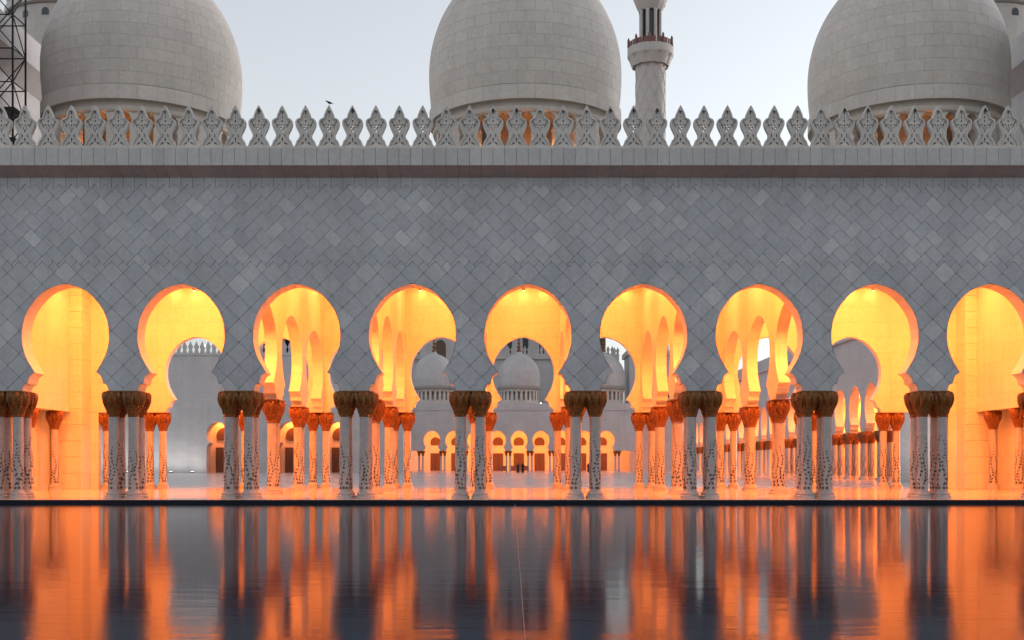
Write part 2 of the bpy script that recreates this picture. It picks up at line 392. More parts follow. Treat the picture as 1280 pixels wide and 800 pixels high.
# facade tiles: diagonal squares below, herringbone blocks above, pointed row at the top
DL = .92; L_ = DL / math.sqrt(2); W_ = L_ / math.sqrt(2); ZD = 8.97; GAP = .0065
def zig(u):                                 # zigzag lower edge of the herringbone
    f = ((u + DL / 2) % DL) - DL / 2
    return ZD + DL / 2 - abs(f)
def saw(u):                                 # pointed lower edge of the top row
    f = ((u + DL / 4) % (DL / 2)) - DL / 4
    return 12.34 + abs(f) * .75
def poly_area(p): return .5 * sum(p[i][0] * p[(i + 1) % len(p)][1] - p[(i + 1) % len(p)][0] * p[i][1] for i in range(len(p)))
def span(pts, c, ax):                       # interval of a convex polygon at coordinate c of axis ax
    o = 1 - ax; vals = []
    for i in range(len(pts)):
        a, b_ = pts[i], pts[(i + 1) % len(pts)]
        if (a[ax] - c) * (b_[ax] - c) <= 0 and abs(a[ax] - b_[ax]) > 1e-9:
            vals.append(a[o] + (b_[o] - a[o]) * (c - a[ax]) / (b_[ax] - a[ax]))
        elif abs(a[ax] - c) < 1e-7: vals.append(a[o])
    return (min(vals), max(vals)) if vals else None
def chain(rows, ax):                        # rows = [(c, lo, hi)] -> polygon (counter-clockwise in x,z)
    if len(rows) < 2: return None
    lo = [(c, l) for c, l, h in rows]; hi = [(c, h) for c, l, h in rows]
    pts = lo + hi[::-1]
    if ax == 1: pts = [(o, c) for c, o in pts]
    cl = []
    for p_ in pts:
        if not cl or (abs(p_[0] - cl[-1][0]) + abs(p_[1] - cl[-1][1])) > 1e-4: cl.append(p_)
    if len(cl) > 2 and abs(cl[0][0] - cl[-1][0]) + abs(cl[0][1] - cl[-1][1]) < 1e-4: cl.pop()
    if len(cl) < 3: return None
    if poly_area(cl) < 0: cl.reverse()
    return cl
def band_clip(pts, flo, fhi):               # clip between two height functions of u
    us = [p_[0] for p_ in pts]; a, b_ = min(us), max(us); n = 24; cs = sorted(set([a + (b_ - a) * k / n for k in range(n + 1)] + us))
    rows = []
    for c in cs:
        sp = span(pts, c, 0)
        if sp:
            l, h = max(sp[0], flo(c)), min(sp[1], fhi(c))
            if h > l + 1e-4: rows.append((c, l, h))
    return chain(rows, 0)
def simplify(pts):
    keep = []
    n = len(pts)
    for i in range(n):
        a, b_, c = pts[i - 1], pts[i], pts[(i + 1) % n]
        if abs((b_[0] - a[0]) * (c[1] - b_[1]) - (b_[1] - a[1]) * (c[0] - b_[0])) > 2e-6: keep.append(b_)
    return keep if len(keep) >= 3 else pts
tiles = []                                  # (name, polygon)
s2 = math.sqrt(2)
def rot(a, b_): return ((a - b_) / s2, (a + b_) / s2)
EXT = END - .02
# diagonal squares
for j in range(0, 12):
    z = ZD - j * DL / 2
    for i in range(-30, 31):
        u = i * DL + (DL / 2 if j % 2 else 0); h = DL / 2 - GAP * s2
        sq = [(u, z - h), (u + h, z), (u, z + h), (u - h, z)]
        if u - h < -EXT or u + h > EXT or z + h < Z_CAP + .05: continue
        k = round(u / P); c = k * P
        lo, hi = max(z - h, Z_CAP + .002), z + h
        n = 22; cs = sorted(set([lo + (hi - lo) * q / n for q in range(n + 1)] + [z]))
        pieces = {0: [], -1: [], 1: []}
        for cz in cs:
            sp = span(sq, cz, 1)
            if not sp: continue
            w = arch_w(cz) + .012 if cz < Z_APEX else 0
            for s in (-1, 1):
                # the bay on either side of the pier as well
                l, r_ = sp
                kk = k
                if w > 0:
                    # remove openings of bays kk-1, kk, kk+1
                    segs = [(l, r_)]
                    for q in (kk - 1, kk, kk + 1):
                        ns = []
                        for (x0, x1) in segs:
                            o0, o1 = q * P - w, q * P + w
                            if x1 <= o0 or x0 >= o1: ns.append((x0, x1)); continue
                            if x0 < o0: ns.append((x0, o0))
                            if x1 > o1: ns.append((o1, x1))
                        segs = ns
                else: segs = [(l, r_)]
                break
            for (x0, x1) in segs:
                if w <= 0 or (x0 == l and x1 == r_): key = 0
                else: key = -1 if x1 < r_ - 1e-9 else 1
                pieces[key].append((cz, x0, x1))
        # a tile touched by one opening keeps one outline; one standing over the apex is split along the middle
        if pieces[-1] and pieces[1]:
            for s in (-1, 1):
                rows = sorted(pieces[s] + [(cz, x0, min(x1, c)) if s < 0 else (cz, max(x0, c), x1) for cz, x0, x1 in pieces[0]])
                pl = chain([r_ for r_ in rows if r_[2] - r_[1] > 1e-4], 1)
                if pl and abs(poly_area(pl)) > .006: tiles.append(('square_tile', simplify(pl)))
        else:
            rows = sorted(pieces[0] + pieces[-1] + pieces[1]); pl = chain([r_ for r_ in rows if r_[2] - r_[1] > 1e-4] if len(rows) > 2 else rows, 1)
            if pl and abs(poly_area(pl)) > .006: tiles.append(('square_tile', simplify(pl)))
# herringbone blocks
g = GAP
for mcol in range(-32, 33):
    for k in range(-6, 22):
        for typ in (0, 1):
            ax, bx = k * W_ + mcol * L_, k * W_ - mcol * L_
            if typ == 0: q = [(ax + g, bx + g), (ax + L_ - g, bx + g), (ax + L_ - g, bx + W_ - g), (ax + g, bx + W_ - g)]
            else: q = [(ax + L_ + g, bx + W_ - L_ + g), (ax + L_ + W_ - g, bx + W_ - L_ + g), (ax + L_ + W_ - g, bx + W_ - g), (ax + L_ + g, bx + W_ - g)]
            pts = [rot(*p_) for p_ in q]; pts = [(x, z + ZD) for x, z in pts]
            if min(p_[1] for p_ in pts) > 12.6 or max(p_[1] for p_ in pts) < ZD + .06: continue
            if min(p_[0] for p_ in pts) < -EXT or max(p_[0] for p_ in pts) > EXT: continue
            if min(p_[1] for p_ in pts) < ZD + DL / 2 or max(p_[1] for p_ in pts) > 12.30:
                pts = band_clip(pts, lambda u: zig(u) + GAP * s2, lambda u: saw(u) - GAP * 1.3)
                if not pts: continue
                pts = simplify(pts)
            if abs(poly_area(pts)) > .012: tiles.append(('herringbone_block', pts))
# pointed blocks under the cornice
nb = int(2 * EXT / (DL / 2))
for i in range(-nb // 2 + 1, nb // 2):
    u = i * DL / 2 + DL / 4; h = DL / 4 - GAP
    tiles.append(('pointed_block', [(u - h, saw(u - h)), (u, saw(u)), (u + h, saw(u + h)), (u + h, Z_WALL - .004), (u - h, Z_WALL - .004)] if saw(u) < saw(u + h) else
                  [(u - h, saw(u - h)), (u, saw(u)), (u + h, saw(u + h)), (u + h, Z_WALL - .004), (u - h, Z_WALL - .004)]))
CX = -X0                                    # camera x in arcade coordinates
by = {}
for nme, pl in tiles: by.setdefault(nme, []).append(pl)
tr = random.Random(3)
for nme, lst in by.items():
    lst.sort(key=lambda pl: abs(sum(p_[0] for p_ in pl) / len(pl) - CX) - .8 * abs(poly_area(pl)))
    rest = MB()
    for i, pl in enumerate(lst):
        tt = min(1, max(0, tr.gauss(.5, .17))); 
        if tr.random() < .05: tt = tr.uniform(.85, 1.0)
        y0 = tr.uniform(-.004, .003)
        mb = rest if i >= 290 else MB()
        mb.ct = tt; mb.prism(pl, y0, .034)
        if i < 290: mb.build(nme, 'tile', wall)
    if rest.v: rest.build(nme, 'tile', wall, kind='stuff')

# cove and coping blocks, roof, merlons
COPE = -.72
mb_cove = MB(); hw = DL / 4 - .004
i0 = len(mb_cove.v)
mb_cove.v += [(-hw, .0, Z_WALL + .0), (hw, .0, Z_WALL), (hw, COPE + .06, Z_COVE - .002), (-hw, COPE + .06, Z_COVE - .002), (-hw, .3, Z_WALL), (hw, .3, Z_WALL), (hw, .3, Z_COVE - .002), (-hw, .3, Z_COVE - .002)]
for q in ((0, 1, 2, 3), (4, 7, 6, 5), (3, 2, 6, 7), (0, 4, 5, 1), (0, 3, 7, 4), (1, 5, 6, 2)): mb_cove.face([i0 + k for k in q])
me_cove = mb_cove.mesh('cove_block', 'cornice')
me_cope = MB().bbox(-hw, hw, COPE, .3, Z_COVE, Z_PAR - .06, .012).mesh('coping_block', 'cornice')
n = int(END / (DL / 2))
for i in range(-n, n):
    u = i * DL / 2 + DL / 4
    link('cove_block', me_cove, arc, (u, tr.uniform(0, .004), 0)); link('coping_block', me_cope, arc, (u, tr.uniform(0, .006), 0))
mb = MB(); mb.box(-END, END, COPE + .05, .3, Z_PAR - .058, Z_PAR); mb.box(-END, END, .302, .6, Z_WALL + .002, Z_PAR - .03)
mb.build('parapet', 'merlon', arc)
MB().box(-END, END, THICK + .002, 19.1, Z_CEIL, Z_WALL - .02).build('roof_slab', 'interior', arc)

def merlon_meshes():
    half = [(.40, 0), (.44, .0), (.44, .06), (.40, .10), (.37, .20), (.335, .28), (.30, .30), (.27, .36), (.235, .42), (.235, .50), (.28, .60), (.345, .73), (.39, .85), (.405, .96), (.385, 1.06), (.33, 1.12), (.27, 1.145), (.225, 1.16), (.205, 1.20), (.19, 1.28), (.15, 1.38), (.10, 1.49), (.04, 1.60), (0, 1.66)]
    outer = [(x, z) for x, z in half[1:]] ; outl = [(-x, z) for x, z in reversed(half[1:-1])] + []
    full = outer + outl
    def inset(pts, d_):
        res = []; n = len(pts)
        for i in range(n):
            a, b_, c = Vector(pts[i - 1]), Vector(pts[i]), Vector(pts[(i + 1) % n])
            n1 = Vector((-(b_ - a).y, (b_ - a).x)); n2 = Vector((-(c - b_).y, (c - b_).x))
            if n1.length < 1e-6 or n2.length < 1e-6: res.append(tuple(b_)); continue
            n1.normalize(); n2.normalize(); m_ = (n1 + n2); m_ = m_ / max(.45, m_.length_squared / 2) / 1.0
            res.append(tuple(b_ + m_ * d_))
        return res
    def curve_mesh(name, loops, y0, depth):
        cu = bpy.data.curves.new(name, 'CURVE'); cu.dimensions = '2D'; cu.fill_mode = 'BOTH'; cu.extrude = depth / 2
        for lp in loops:
            sp = cu.splines.new('POLY'); sp.points.add(len(lp) - 1); sp.use_cyclic_u = True
            for pnt, (x, z) in zip(sp.points, lp): pnt.co = (x, z, 0, 1)
        ob = bpy.data.objects.new(name, cu); COL.objects.link(ob)
        dg = bpy.context.evaluated_depsgraph_get(); dg.update()
        me = bpy.data.meshes.new_from_object(ob.evaluated_get(dg)); bpy.data.objects.remove(ob); bpy.data.curves.remove(cu)
        me.transform(Matrix.Translation((0, y0 + depth / 2, 0)) @ Matrix.Rotation(R(90), 4, 'X')); me.name = name
        me.materials.clear(); me.materials.append(M['merlon']); return me
    def drop(cx, cz, w, h, ang=0):
        pts = [(0, -h), (w * .7, -h * .35), (w, h * .2), (w * .5, h * .75), (0, h), (-w * .5, h * .75), (-w, h * .2), (-w * .7, -h * .35)]
        ca, sa = math.cos(ang), math.sin(ang); return [(cx + x * ca - z * sa, cz + x * sa + z * ca) for x, z in pts]
    holes = [drop(0, .66, .034, .07), drop(-.06, .765, .026, .055, .6), drop(.06, .765, .026, .055, -.6), drop(0, .86, .035, .06), drop(-.11, .89, .026, .065, 1.2), drop(.11, .89, .026, .065, -1.2), drop(0, 1.19, .026, .045)]
    body = curve_mesh('merlon', [full] + holes, .06, .06)
    pits = []
    for s in (-1, 1):
        for (cx, cz, w, h, a_) in ((.20, .86, .030, .12, -.45), (.27, 1.00, .024, .06, -1.2), (.14, .16, .034, .11, .95), (.10, .46, .022, .10, .12)): pits.append(drop(s * cx, cz, w, h, s * a_))
    for cz, w, h in ((.30, .034, .10), (1.04, .03, .06), (1.37, .03, .10)): pits.append(drop(0, cz, w, h))
    plate = curve_mesh('field', [inset(full, .03)] + holes + pits, -.03, .089)
    rim_in = inset(full, .055)
    rim = curve_mesh('rim', [full, rim_in], -.09, .149)
    return body, rim, plate
me_mer, me_rim, me_field = merlon_meshes()
n = int(END / DL); merlons = []
for i in range(-n, n):
    o = link('merlon', me_mer, arc, ((i + .5) * DL, -.50 + tr.uniform(-.004, .004), Z_PAR - .002)); link('rim', me_rim, o); link('carved_field', me_field, o); merlons.append(o)

# columns of the front row (fours), the two middle rows (pairs in depth) and the court row (pairs)
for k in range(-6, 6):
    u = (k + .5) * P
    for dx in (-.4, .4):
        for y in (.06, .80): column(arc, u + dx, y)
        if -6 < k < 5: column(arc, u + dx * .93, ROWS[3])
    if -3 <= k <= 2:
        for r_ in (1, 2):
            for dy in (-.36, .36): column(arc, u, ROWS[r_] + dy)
# court-side wall
mb = MB()
for k in range(-4, 5): arch_wall(mb, k * P, P / 2, 18.45, 18.97, Z_CEIL - .004)
mb.build('court_wall', 'interior', arc)
for s in (-1, 1):
    a, b_ = sorted((s * 4.5 * P, s * END)); MB().box(a, b_, 18.45, 18.97, Z_CAP, Z_CEIL - .004).build('lintel_wall', 'interior', arc)
for k in range(-6, 6):
    u = (k + .5) * P; MB().box(u - .78, u + .78, 18.30, 19.10, Z_CAP - .04, Z_CAP - .002).build('abacus', 'gold', arc)
# cross walls with wide arches between the rows
for k in range(-3, 3):
    u = (k + .5) * P; mb = MB()
    for a, b_ in zip(ROWS, ROWS[1:]):
        c = (a + b_) / 2; h = (b_ - a) / 2
        arch_wall(mb, c, h, u - .27, u + .27, Z_CEIL - .006, axis='y', ws=1.45)
    mb.build('cross_wall', 'interior', arc)
    for r_ in (1, 2): MB().box(u - .40, u + .40, ROWS[r_] - .78, ROWS[r_] + .78, Z_CAP - .04, Z_CAP - .002).build('abacus', 'gold', arc)
for s in (-1, 1):
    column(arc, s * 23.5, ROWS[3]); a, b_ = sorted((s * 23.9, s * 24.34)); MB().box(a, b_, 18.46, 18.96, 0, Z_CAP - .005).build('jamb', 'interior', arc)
    a, b_ = sorted((s * (END - .02), s * (END + .3))); MB().box(a, b_, 18.0, 18.44, 0, Z_CAP - .005).build('return_wall', 'interior', arc)
# gilded cornice of small drops along the court wall
drops = MB()
for k in range(int(-END / .23) + 1, int(END / .23)):
    u = k * .23; drops.prism([(u, 11.24), (u + .10, 11.36), (u + .10, 11.54), (u - .10, 11.54), (u - .10, 11.36)], 18.18 + .05 * (k % 2), 18.446)
drops.build('gilded_cornice', 'gold', arc, kind='stuff')
# pilasters made of stacked blocks at both ends
for s in (-1, 1):
    for j in range(13):
        a, b_ = sorted((s * 24.35, s * (END + .15))); MB().bbox(a, b_, 17.15 + tr.uniform(0, .006), 18.44, j * .89 + .004, j * .89 + .884, .012).build('pilaster_block', 'interior', arc)

# ------------------------------------------------------------------ end pavilions (taller blocks at both ends of the arcade)
def pavilion(s, label):
    t = thing('end_pavilion', label, 'pavilion', (X0 + s * (END + 9), 9, 0), 'tall blocks closing the arcade')
    def bx(name, mat, u0, u1, y0, y1, z0, z1):
        a, b_ = sorted((s * (u0 - END - 9), s * (u1 - END - 9))); return MB().box(a, b_, y0 - 9, y1 - 9, z0, z1).build(name, mat, t)
    bx('wall', 'far', END + .01, END + 18, -1.5, 19.05, Z_CAP, 20.8)
    bx('lower_wall', 'interior', END + .2, END + 17.9, -1.4, 18.95, 0, Z_CAP - .004)
    bx('upper_lining', 'interior', 25.02, END + .008, 1.0, 17.13, Z_CAP, Z_CEIL - .01); bx('ledge', 'interior', 24.94, END + .3, .98, 17.14, Z_CAP - .03, Z_CAP - .004)
    mb = MB()                               # sloping soffit and fascia of the cornice
    for (o0, o1, z0, z1) in ((0, .9, 20.8, 21.6), (.9, .95, 21.6, 23.0)):
        lo = [(END - o0, -1.5 - o0), (END + 18, -1.5 - o0), (END + 18, 19.05 + o0), (END - o0, 19.05 + o0)]
        hi = [(END - o1, -1.5 - o1), (END + 18, -1.5 - o1), (END + 18, 19.05 + o1), (END - o1, 19.05 + o1)]
        for q in range(4):
            w = (q + 1) % 4
            mb.poly([(s * (lo[q][0] - END - 9), lo[q][1] - 9, z0), (s * (lo[w][0] - END - 9), lo[w][1] - 9, z0), (s * (hi[w][0] - END - 9), hi[w][1] - 9, z1), (s * (hi[q][0] - END - 9), hi[q][1] - 9, z1)])
    mb.poly([(s * (x - END - 9), y - 9, 23.0) for x, y in hi])
    mb.build('cornice', 'far', t)
    for y in (6.5, 9.65, 12.75, 15.85):
        for dy in (0,): column(t, s * (25.3 - END - 9), y + dy - 9)
    return t
pavilion(-1, 'tall pale block with overhanging cornice behind the lattice mast')
pavilion(1, 'tall pale block with overhanging cornice at the arcade end away from the mast')

# ------------------------------------------------------------------ domes
def dome_r(z):                              # radius of the shell at height z above the arcade floor
    if z < 20.0: return 4.62 - .13 * ((20.0 - z) / 1.8) ** 2
    t_ = (z - 20.0) / 5.35
    r = 4.62 * math.sqrt(max(0, 1 - t_ * t_))
    tip = max(0.0, (26.3 - z)) * .85
    return max(0.0, min(r if t_ < 1 else 0, 9)) if z < 24.3 else max(r, min(tip, 2.62 * (26.3 - z) / 2.0))
prof = []; z = 18.23; zs = [18.23]
while z < 26.0:
    dz = .02; acc = 0
    while acc < .54 and z < 26.2:
        acc += math.hypot(dz, dome_r(z + dz) - dome_r(z)); z += dz
    zs.append(z)
NW = 26
def drum_meshes(r0):
    """drum wall pierced by keyhole windows"""
    mb = MB(); half = pi / NW; rows = [(.25, 15.2), (.25, 16.25), (.21, 16.36), (.29, 16.5), (.32, 16.68), (.28, 16.86), (.17, 17.0), (0, 17.06)]
    q = lambda a, r, z: (r * math.cos(a), r * math.sin(a), z)
    for k in range(NW):
        c = 2 * pi * k / NW - pi / 2
        for s in (-1, 1):
            for (w0, z0), (w1, z1) in zip(rows, rows[1:]):
                e0, e1 = c + s * half, c + s * half; a0, a1 = c + s * w0 / r0, c + s * w1 / r0
                mb.poly([q(e0, r0, z0), q(a0, r0, z0), q(a1, r0, z1), q(e1, r0, z1)])
                mb.poly([q(a0, r0, z0), q(a0, r0 - .42, z0), q(a1, r0 - .42, z1), q(a1, r0, z1)])
            mb.poly([q(c + s * half, r0, 17.06), q(c, r0, 17.06), q(c, r0, 17.3), q(c + s * half, r0, 17.3)])
        mb.poly([q(c - .24 / r0, r0, 15.2), q(c + .24 / r0, r0, 15.2), q(c + .24 / r0, r0 - .42, 15.2), q(c - .24 / r0, r0 - .42, 15.2)])
    mb.lathe([(r0, 12.7), (r0, 15.2)], NW * 2, cap=False)
    mb.lathe([(r0 - .1, 15.19), (r0 - 2.4, 15.18), (r0 - 2.4, 17.31), (r0 - .1, 17.30)], NW * 2, cap=False)
    return mb.mesh('drum', 'dome')
me_drum = drum_meshes(4.30)
me_shell = MB().lathe([(dome_r(z), z) for z in zs[:-1]] + [(.05, 26.3)], 72, cap=False).mesh('shell', 'domejoint', True)
me_shell_far = MB().lathe([(dome_r(z) + .02, z) for z in zs[:-1]] + [(.05, 26.3)], 48, cap=False).mesh('shell', 'far', True)
me_ring = smooth_by_angle(MB().lathe([(4.30, 17.02), (4.42, 17.08), (4.46, 17.2), (4.40, 17.3), (4.28, 17.36), (4.30, 17.46), (4.40, 17.5)], 72, cap=False).mesh('moulding', 'dome'))
me_ringbed = MB().lathe([(4.40, 17.5), (4.60, 17.52), (4.61, 18.16), (4.60, 18.185), (4.46, 18.20), (4.46, 18.24)], 72, cap=False).mesh('band_bed', 'domejoint', True)
def patch(r_of, z0, z1, da, off, seg=3, vseg=2, name='dome_block', mat='dome'):
    """curved block between two heights, centred on angle -90 degrees (towards the pool)"""
    mb = MB(); rows = []
    g = .005
    for j in range(vseg + 1):
        z = z0 + g + (z1 - z0 - 2 * g) * j / vseg; r = r_of(z); row = []
        for k in range(seg + 1):
            a = -pi / 2 - da / 2 + g / r + (da - 2 * g / r) * k / seg
            row.append(((r + off) * math.cos(a), (r + off) * math.sin(a), z))
        rows.append(row)
    i = len(mb.v)
    for row in rows: mb.v += row
    n = seg + 1
    for j in range(vseg):
        for k in range(seg): mb.face([i + j * n + k, i + j * n + k + 1, i + (j + 1) * n + k + 1, i + (j + 1) * n + k])
    ring = [i + k for k in range(n)] + [i + j * n + seg for j in range(1, vseg + 1)] + [i + vseg * n + k for k in range(seg - 1, -1, -1)] + [i + j * n for j in range(vseg - 1, 0, -1)]
    for q in list(ring): mb.v.append(mb.v[q])
    ring = list(range(len(mb.v) - len(ring), len(mb.v))); base = len(mb.v)
    for q in ring:
        x, y, z = mb.v[q]; r = math.hypot(x, y); f = (r - off - .03) / r; mb.v.append((x * f, y * f, z))
    for k in range(len(ring)):
        l = (k + 1) % len(ring); mb.face([ring[l], ring[k], base + k, base + l])
    me = mb.mesh(name, mat, False)
    me.polygons.foreach_set('use_smooth', [q < seg * vseg for q in range(len(me.polygons))]); return me
courses = []
for ci in range(len(zs) - 2):
    zm = (zs[ci] + zs[ci + 1]) / 2; nblk = max(10, int(round(2 * pi * dome_r(zm) / .80)))
    courses.append((nblk, patch(dome_r, zs[ci], zs[ci + 1], 2 * pi / nblk, .006)))
me_band = patch(lambda z: 4.61, 17.53, 18.17, 2 * pi / 36, .006, vseg=1, name='band_block')
def finial(parent, z, s=1.0):
    mb = MB(); pr = []
    for (zc, r) in ((.0, .5), (.9, .42), (1.7, .34), (2.4, .26), (3.0, .18)):
        for k in range(-3, 4): a = k * pi / 7; pr.append((max(.07, r * math.cos(a)) * s, z + (zc + r * math.sin(a)) * s))
    pr += [(.05 * s, z + 3.6 * s), (.01, z + 4.4 * s)]
    mb.lathe(pr, 16); mb.build('finial', 'gold', parent, smooth=True)
DOME_Y = 9.5; DZ = Z_WALL - .02
def lamp_light(name, parent, loc, kind, power, col, size=.3):
    l = bpy.data.lights.new(name, kind); l.energy = power; l.color = col
    if kind == 'POINT': l.shadow_soft_size = size
    elif kind == 'AREA': l.shape = 'DISK'; l.size = size
    o = bpy.data.objects.new(name, l); COL.objects.link(o); o.parent = parent; o.location = loc; return o
WARM = (1.0, .195, .026)
me_nl = smooth_by_angle(MB().lathe([(.09, 0), (.10, .05), (.07, .09)], 10).mesh('housing', 'black')); me_nb = MB().lathe([(.07, .09), (.065, .13), (.03, .16)], 10).mesh('lens', 'niche', True)
def big_dome(u, label, lit):
    t = thing('dome', label, 'dome', (X0 + u, DOME_Y, 0), 'domes on the arcade roof')
    ph = 0.0 if u == 0 else .5
    link('drum', me_drum, t, rotz=2 * pi * ph / NW); link('shell', me_shell, t); link('moulding', me_ring, t); link('band', me_ringbed, t); finial(t, 26.1)
    face = math.atan2(-(X0 + u), CAM_Y * -1 + DOME_Y)      # turn of the blocks seen from the pool side
    cand = []
    for ci, (nb_, me) in enumerate(courses):
        st = (ci % 2) * .5
        for k in range(nb_):
            a = 2 * pi * (k + st) / nb_; a = (a + pi) % (2 * pi) - pi
            cand.append((abs(a - face * -1) + .02 * ci, me, a))
    cand.sort(key=lambda c: c[0])
    rest = MB()
    for i, (d_, me, a) in enumerate(cand):
        if i < 290: link('dome_block', me, t, rotz=a)
        else:
            ca, sa = math.cos(a), math.sin(a); i0 = len(rest.v)
            rest.v += [(v.co.x * ca - v.co.y * sa, v.co.x * sa + v.co.y * ca, v.co.z) for v in me.vertices]
            for p_ in me.polygons: rest.face([i0 + v for v in p_.vertices])
    rest.build('dome_block', 'dome', t, kind='stuff')
    for k in range(36): link('band_block', me_band, t, rotz=2 * pi * k / 36)
    for k, pw in lit.items():               # niche lamps between the drum windows
        a = 2 * pi * (k + ph) / NW - pi / 2; r = 4.06
        lt = thing('niche_lamp', 'small amber lamp in a drum window of the ' + label.split(',')[0].replace('pale stone ', ''), 'lamp', (X0 + u + r * math.cos(a), DOME_Y + r * math.sin(a), 15.2), 'amber lamps in the drum windows')
        link('housing', me_nl, lt); link('lens', me_nb, lt)
        lamp_light('niche_light', lt, (0, 0, .20), 'POINT', pw, (1, .26, .03), .05)
big_dome(-4 * P, 'pale stone dome beside the lattice mast, rising behind the parapet', {-3: 2.88, -2: 3.2, -1: 2.88, 0: 2.24, 1: 0.96})
big_dome(0, 'pale stone dome beside the slender minaret, rising behind the parapet', {-2: 1.28, -1: 3.2, 0: 2.88, 1: 3.2, 2: 0.96})
big_dome(4 * P, 'pale stone dome away from mast and minaret, rising behind the parapet', {-3: 0.48, -2: 0.96, -1: 3.2, 2: 2.88})

# ------------------------------------------------------------------ lamps inside the arcade
me_hous = smooth_by_angle(MB().lathe([(.34, 0), (.34, .05), (.30, .09)], 16).mesh('housing', 'gold')); me_lens = MB().lathe([(.28, .0), (.26, -.02), (.0, -.03)], 16).mesh('lens', 'bulb')
def ceiling_lamp(x, y, z, power, label, group, size=.6):
    t = thing('ceiling_lamp', label, 'lamp', (x, y, z), group)
    link('housing', me_hous, t, (0, 0, -.092)); link('lens', me_lens, t, (0, 0, -.093))
    lamp_light('lamp_light', t, (0, 0, -.16), 'AREA', power, WARM, size); return t
for k in range(-5, 6):
    for y, pw, tilt in ((2.4, 300, 42), (9.55, 85, 0), (15.4, 85, 0)):
        ceiling_lamp(X0 + k * P, y, Z_CEIL - (.28 if tilt else 0), pw, 'round warm ceiling lamp inside the pool arcade', 'ceiling lamps of the pool arcade').rotation_euler = (R(tilt), 0, 0)
me_wh = smooth_by_angle(MB().lathe([(.05, -.22), (.09, -.18), (.10, 0), (.03, .03)], 10).mesh('housing', 'gold')); me_wl = MB().lathe([(.0, -.235), (.045, -.225)], 10, cap=False).mesh('lens', 'bulb')
me_wa = MB().tube((0, 0, -.02), (0, .36, .1), .02).mesh('arm', 'gold')
for k in range(-4, 5):
    for dx in (-1.15, 0, 1.15):
        t = thing('wall_washer', 'small warm spot lamp under the gilded cornice of the court wall', 'lamp', (X0 + k * P + dx, 18.04, 11.28), 'spot lamps under the gilded cornice')
        link('housing', me_wh, t); link('lens', me_wl, t); link('arm', me_wa, t)
        lamp_light('lamp_light', t, (0, 0, -.34), 'POINT', 6.5, (1, .21, .035), .08)

# ------------------------------------------------------------------ the courtyard beyond
def px(x, y, Y):                            # pixel of the photograph and a distance -> point
    dz = Y - CAM_Y; return (x - 640) / F_PX * dz, CAM_Z + (HORIZON - y) / F_PX * dz
# far porch with nine keyhole arches
PY = 191.5
porch = thing('courtyard_porch', 'far white porch of small glowing keyhole arches across the court', 'porch', (1.5, PY, 0))
mb = MB()
for k in range(-4, 5): arch_wall(mb, k * P, P / 2, 0, .9, 12.8)
for s in (-1, 1):
    a, b_ = sorted((s * 4.5 * P, s * 25.5)); mb.box(a, b_, 0, .9, Z_CAP, 12.8)
mb.build('front_wall', 'far', porch)
MB().box(-25.7, 25.7, -.15, .95, 12.802, 13.05).build('cornice', 'far', porch)
MB().box(-25.5, 25.5, .02, .4, 13.052, 14.3).build('parapet', 'far', porch)
MB().box(-25.5, 25.5, .902, 12.6, 11.2, 12.7).build('roof_slab', 'far', porch)
MB().box(-25.5, 25.5, 12.0, 12.6, 0, 11.198).build('back_wall', 'interior', porch)
for k in range(-5, 6):
    for dx in (-.4, .4):
        far_column(porch, (k + .5) * P + dx, .1); far_column(porch, (k + .5) * P + dx, .78)
    if -5 < k < 5:
        dr = MB().box(k * P - 1.15, k * P + 1.15, 11.9, 11.99, 0.02, 3.9).build('door', 'brown', porch)
        MB().box(k * P - .03, k * P + .03, 11.86, 11.899, 0.05, 3.85).build('door_joint', 'black', dr)
        mb = MB(); mb.prism([(k * P + 1.15 * math.cos(a) * 1.0, 6.3 + 1.15 * math.sin(a)) for a in [R(-35) + R(250) * q / 20 for q in range(21)]], 11.9, 11.995); mb.build('lunette', 'brown', porch)
me_bell = None
for u in (-18.4, 0, 18.4):
    t = thing('courtyard_dome', 'small distant dome on the porch roof, ' + {-18.4: 'in front of the arched niche', 0: 'with a gilded finial above the middle arch', 18.4: 'next to the minaret base'}[u], 'dome', (1.5 + u, PY + 7, 0), 'domes on the far porch')
    link('drum', me_drum, t); link('shell', me_shell_far, t); link('moulding', me_ring, t); link('band', me_ringbed, t); finial(t, 26.0)
for k in range(-4, 5, 2):
    ceiling_lamp(1.5 + k * P, PY + 6, 11.2, 520, 'round warm ceiling lamp inside the far porch', 'ceiling lamps of the far porch', 1.2)
me_rl = MB().lathe([(.0, -.12), (.1, -.08), (.12, 0), (.08, .1), (0, .13)], 10).mesh('lens', 'white', True); me_rs = MB().tube((0, 0, -1.0), (0, 0, -.1), .04).mesh('stem', 'pole')
def roof_lamp(x, y, z, label, grp, sc_=1.0):
    t = thing('roof_lamp', label, 'lamp', (x, y, z), grp); t.scale = (sc_,) * 3
    link('lens', me_rl, t, (0, 0, 1)); link('stem', me_rs, t, (0, 0, 1)); return t
for pxx in (619, 676, 691, 708):
    x, z = px(pxx, 484, PY + 2); roof_lamp(x, PY + 2, 15.7 - 2.4 * .0 - 3.0, 'tiny white lamp standing on the far porch roof', 'white lamps on the far porch roof', 1.6)
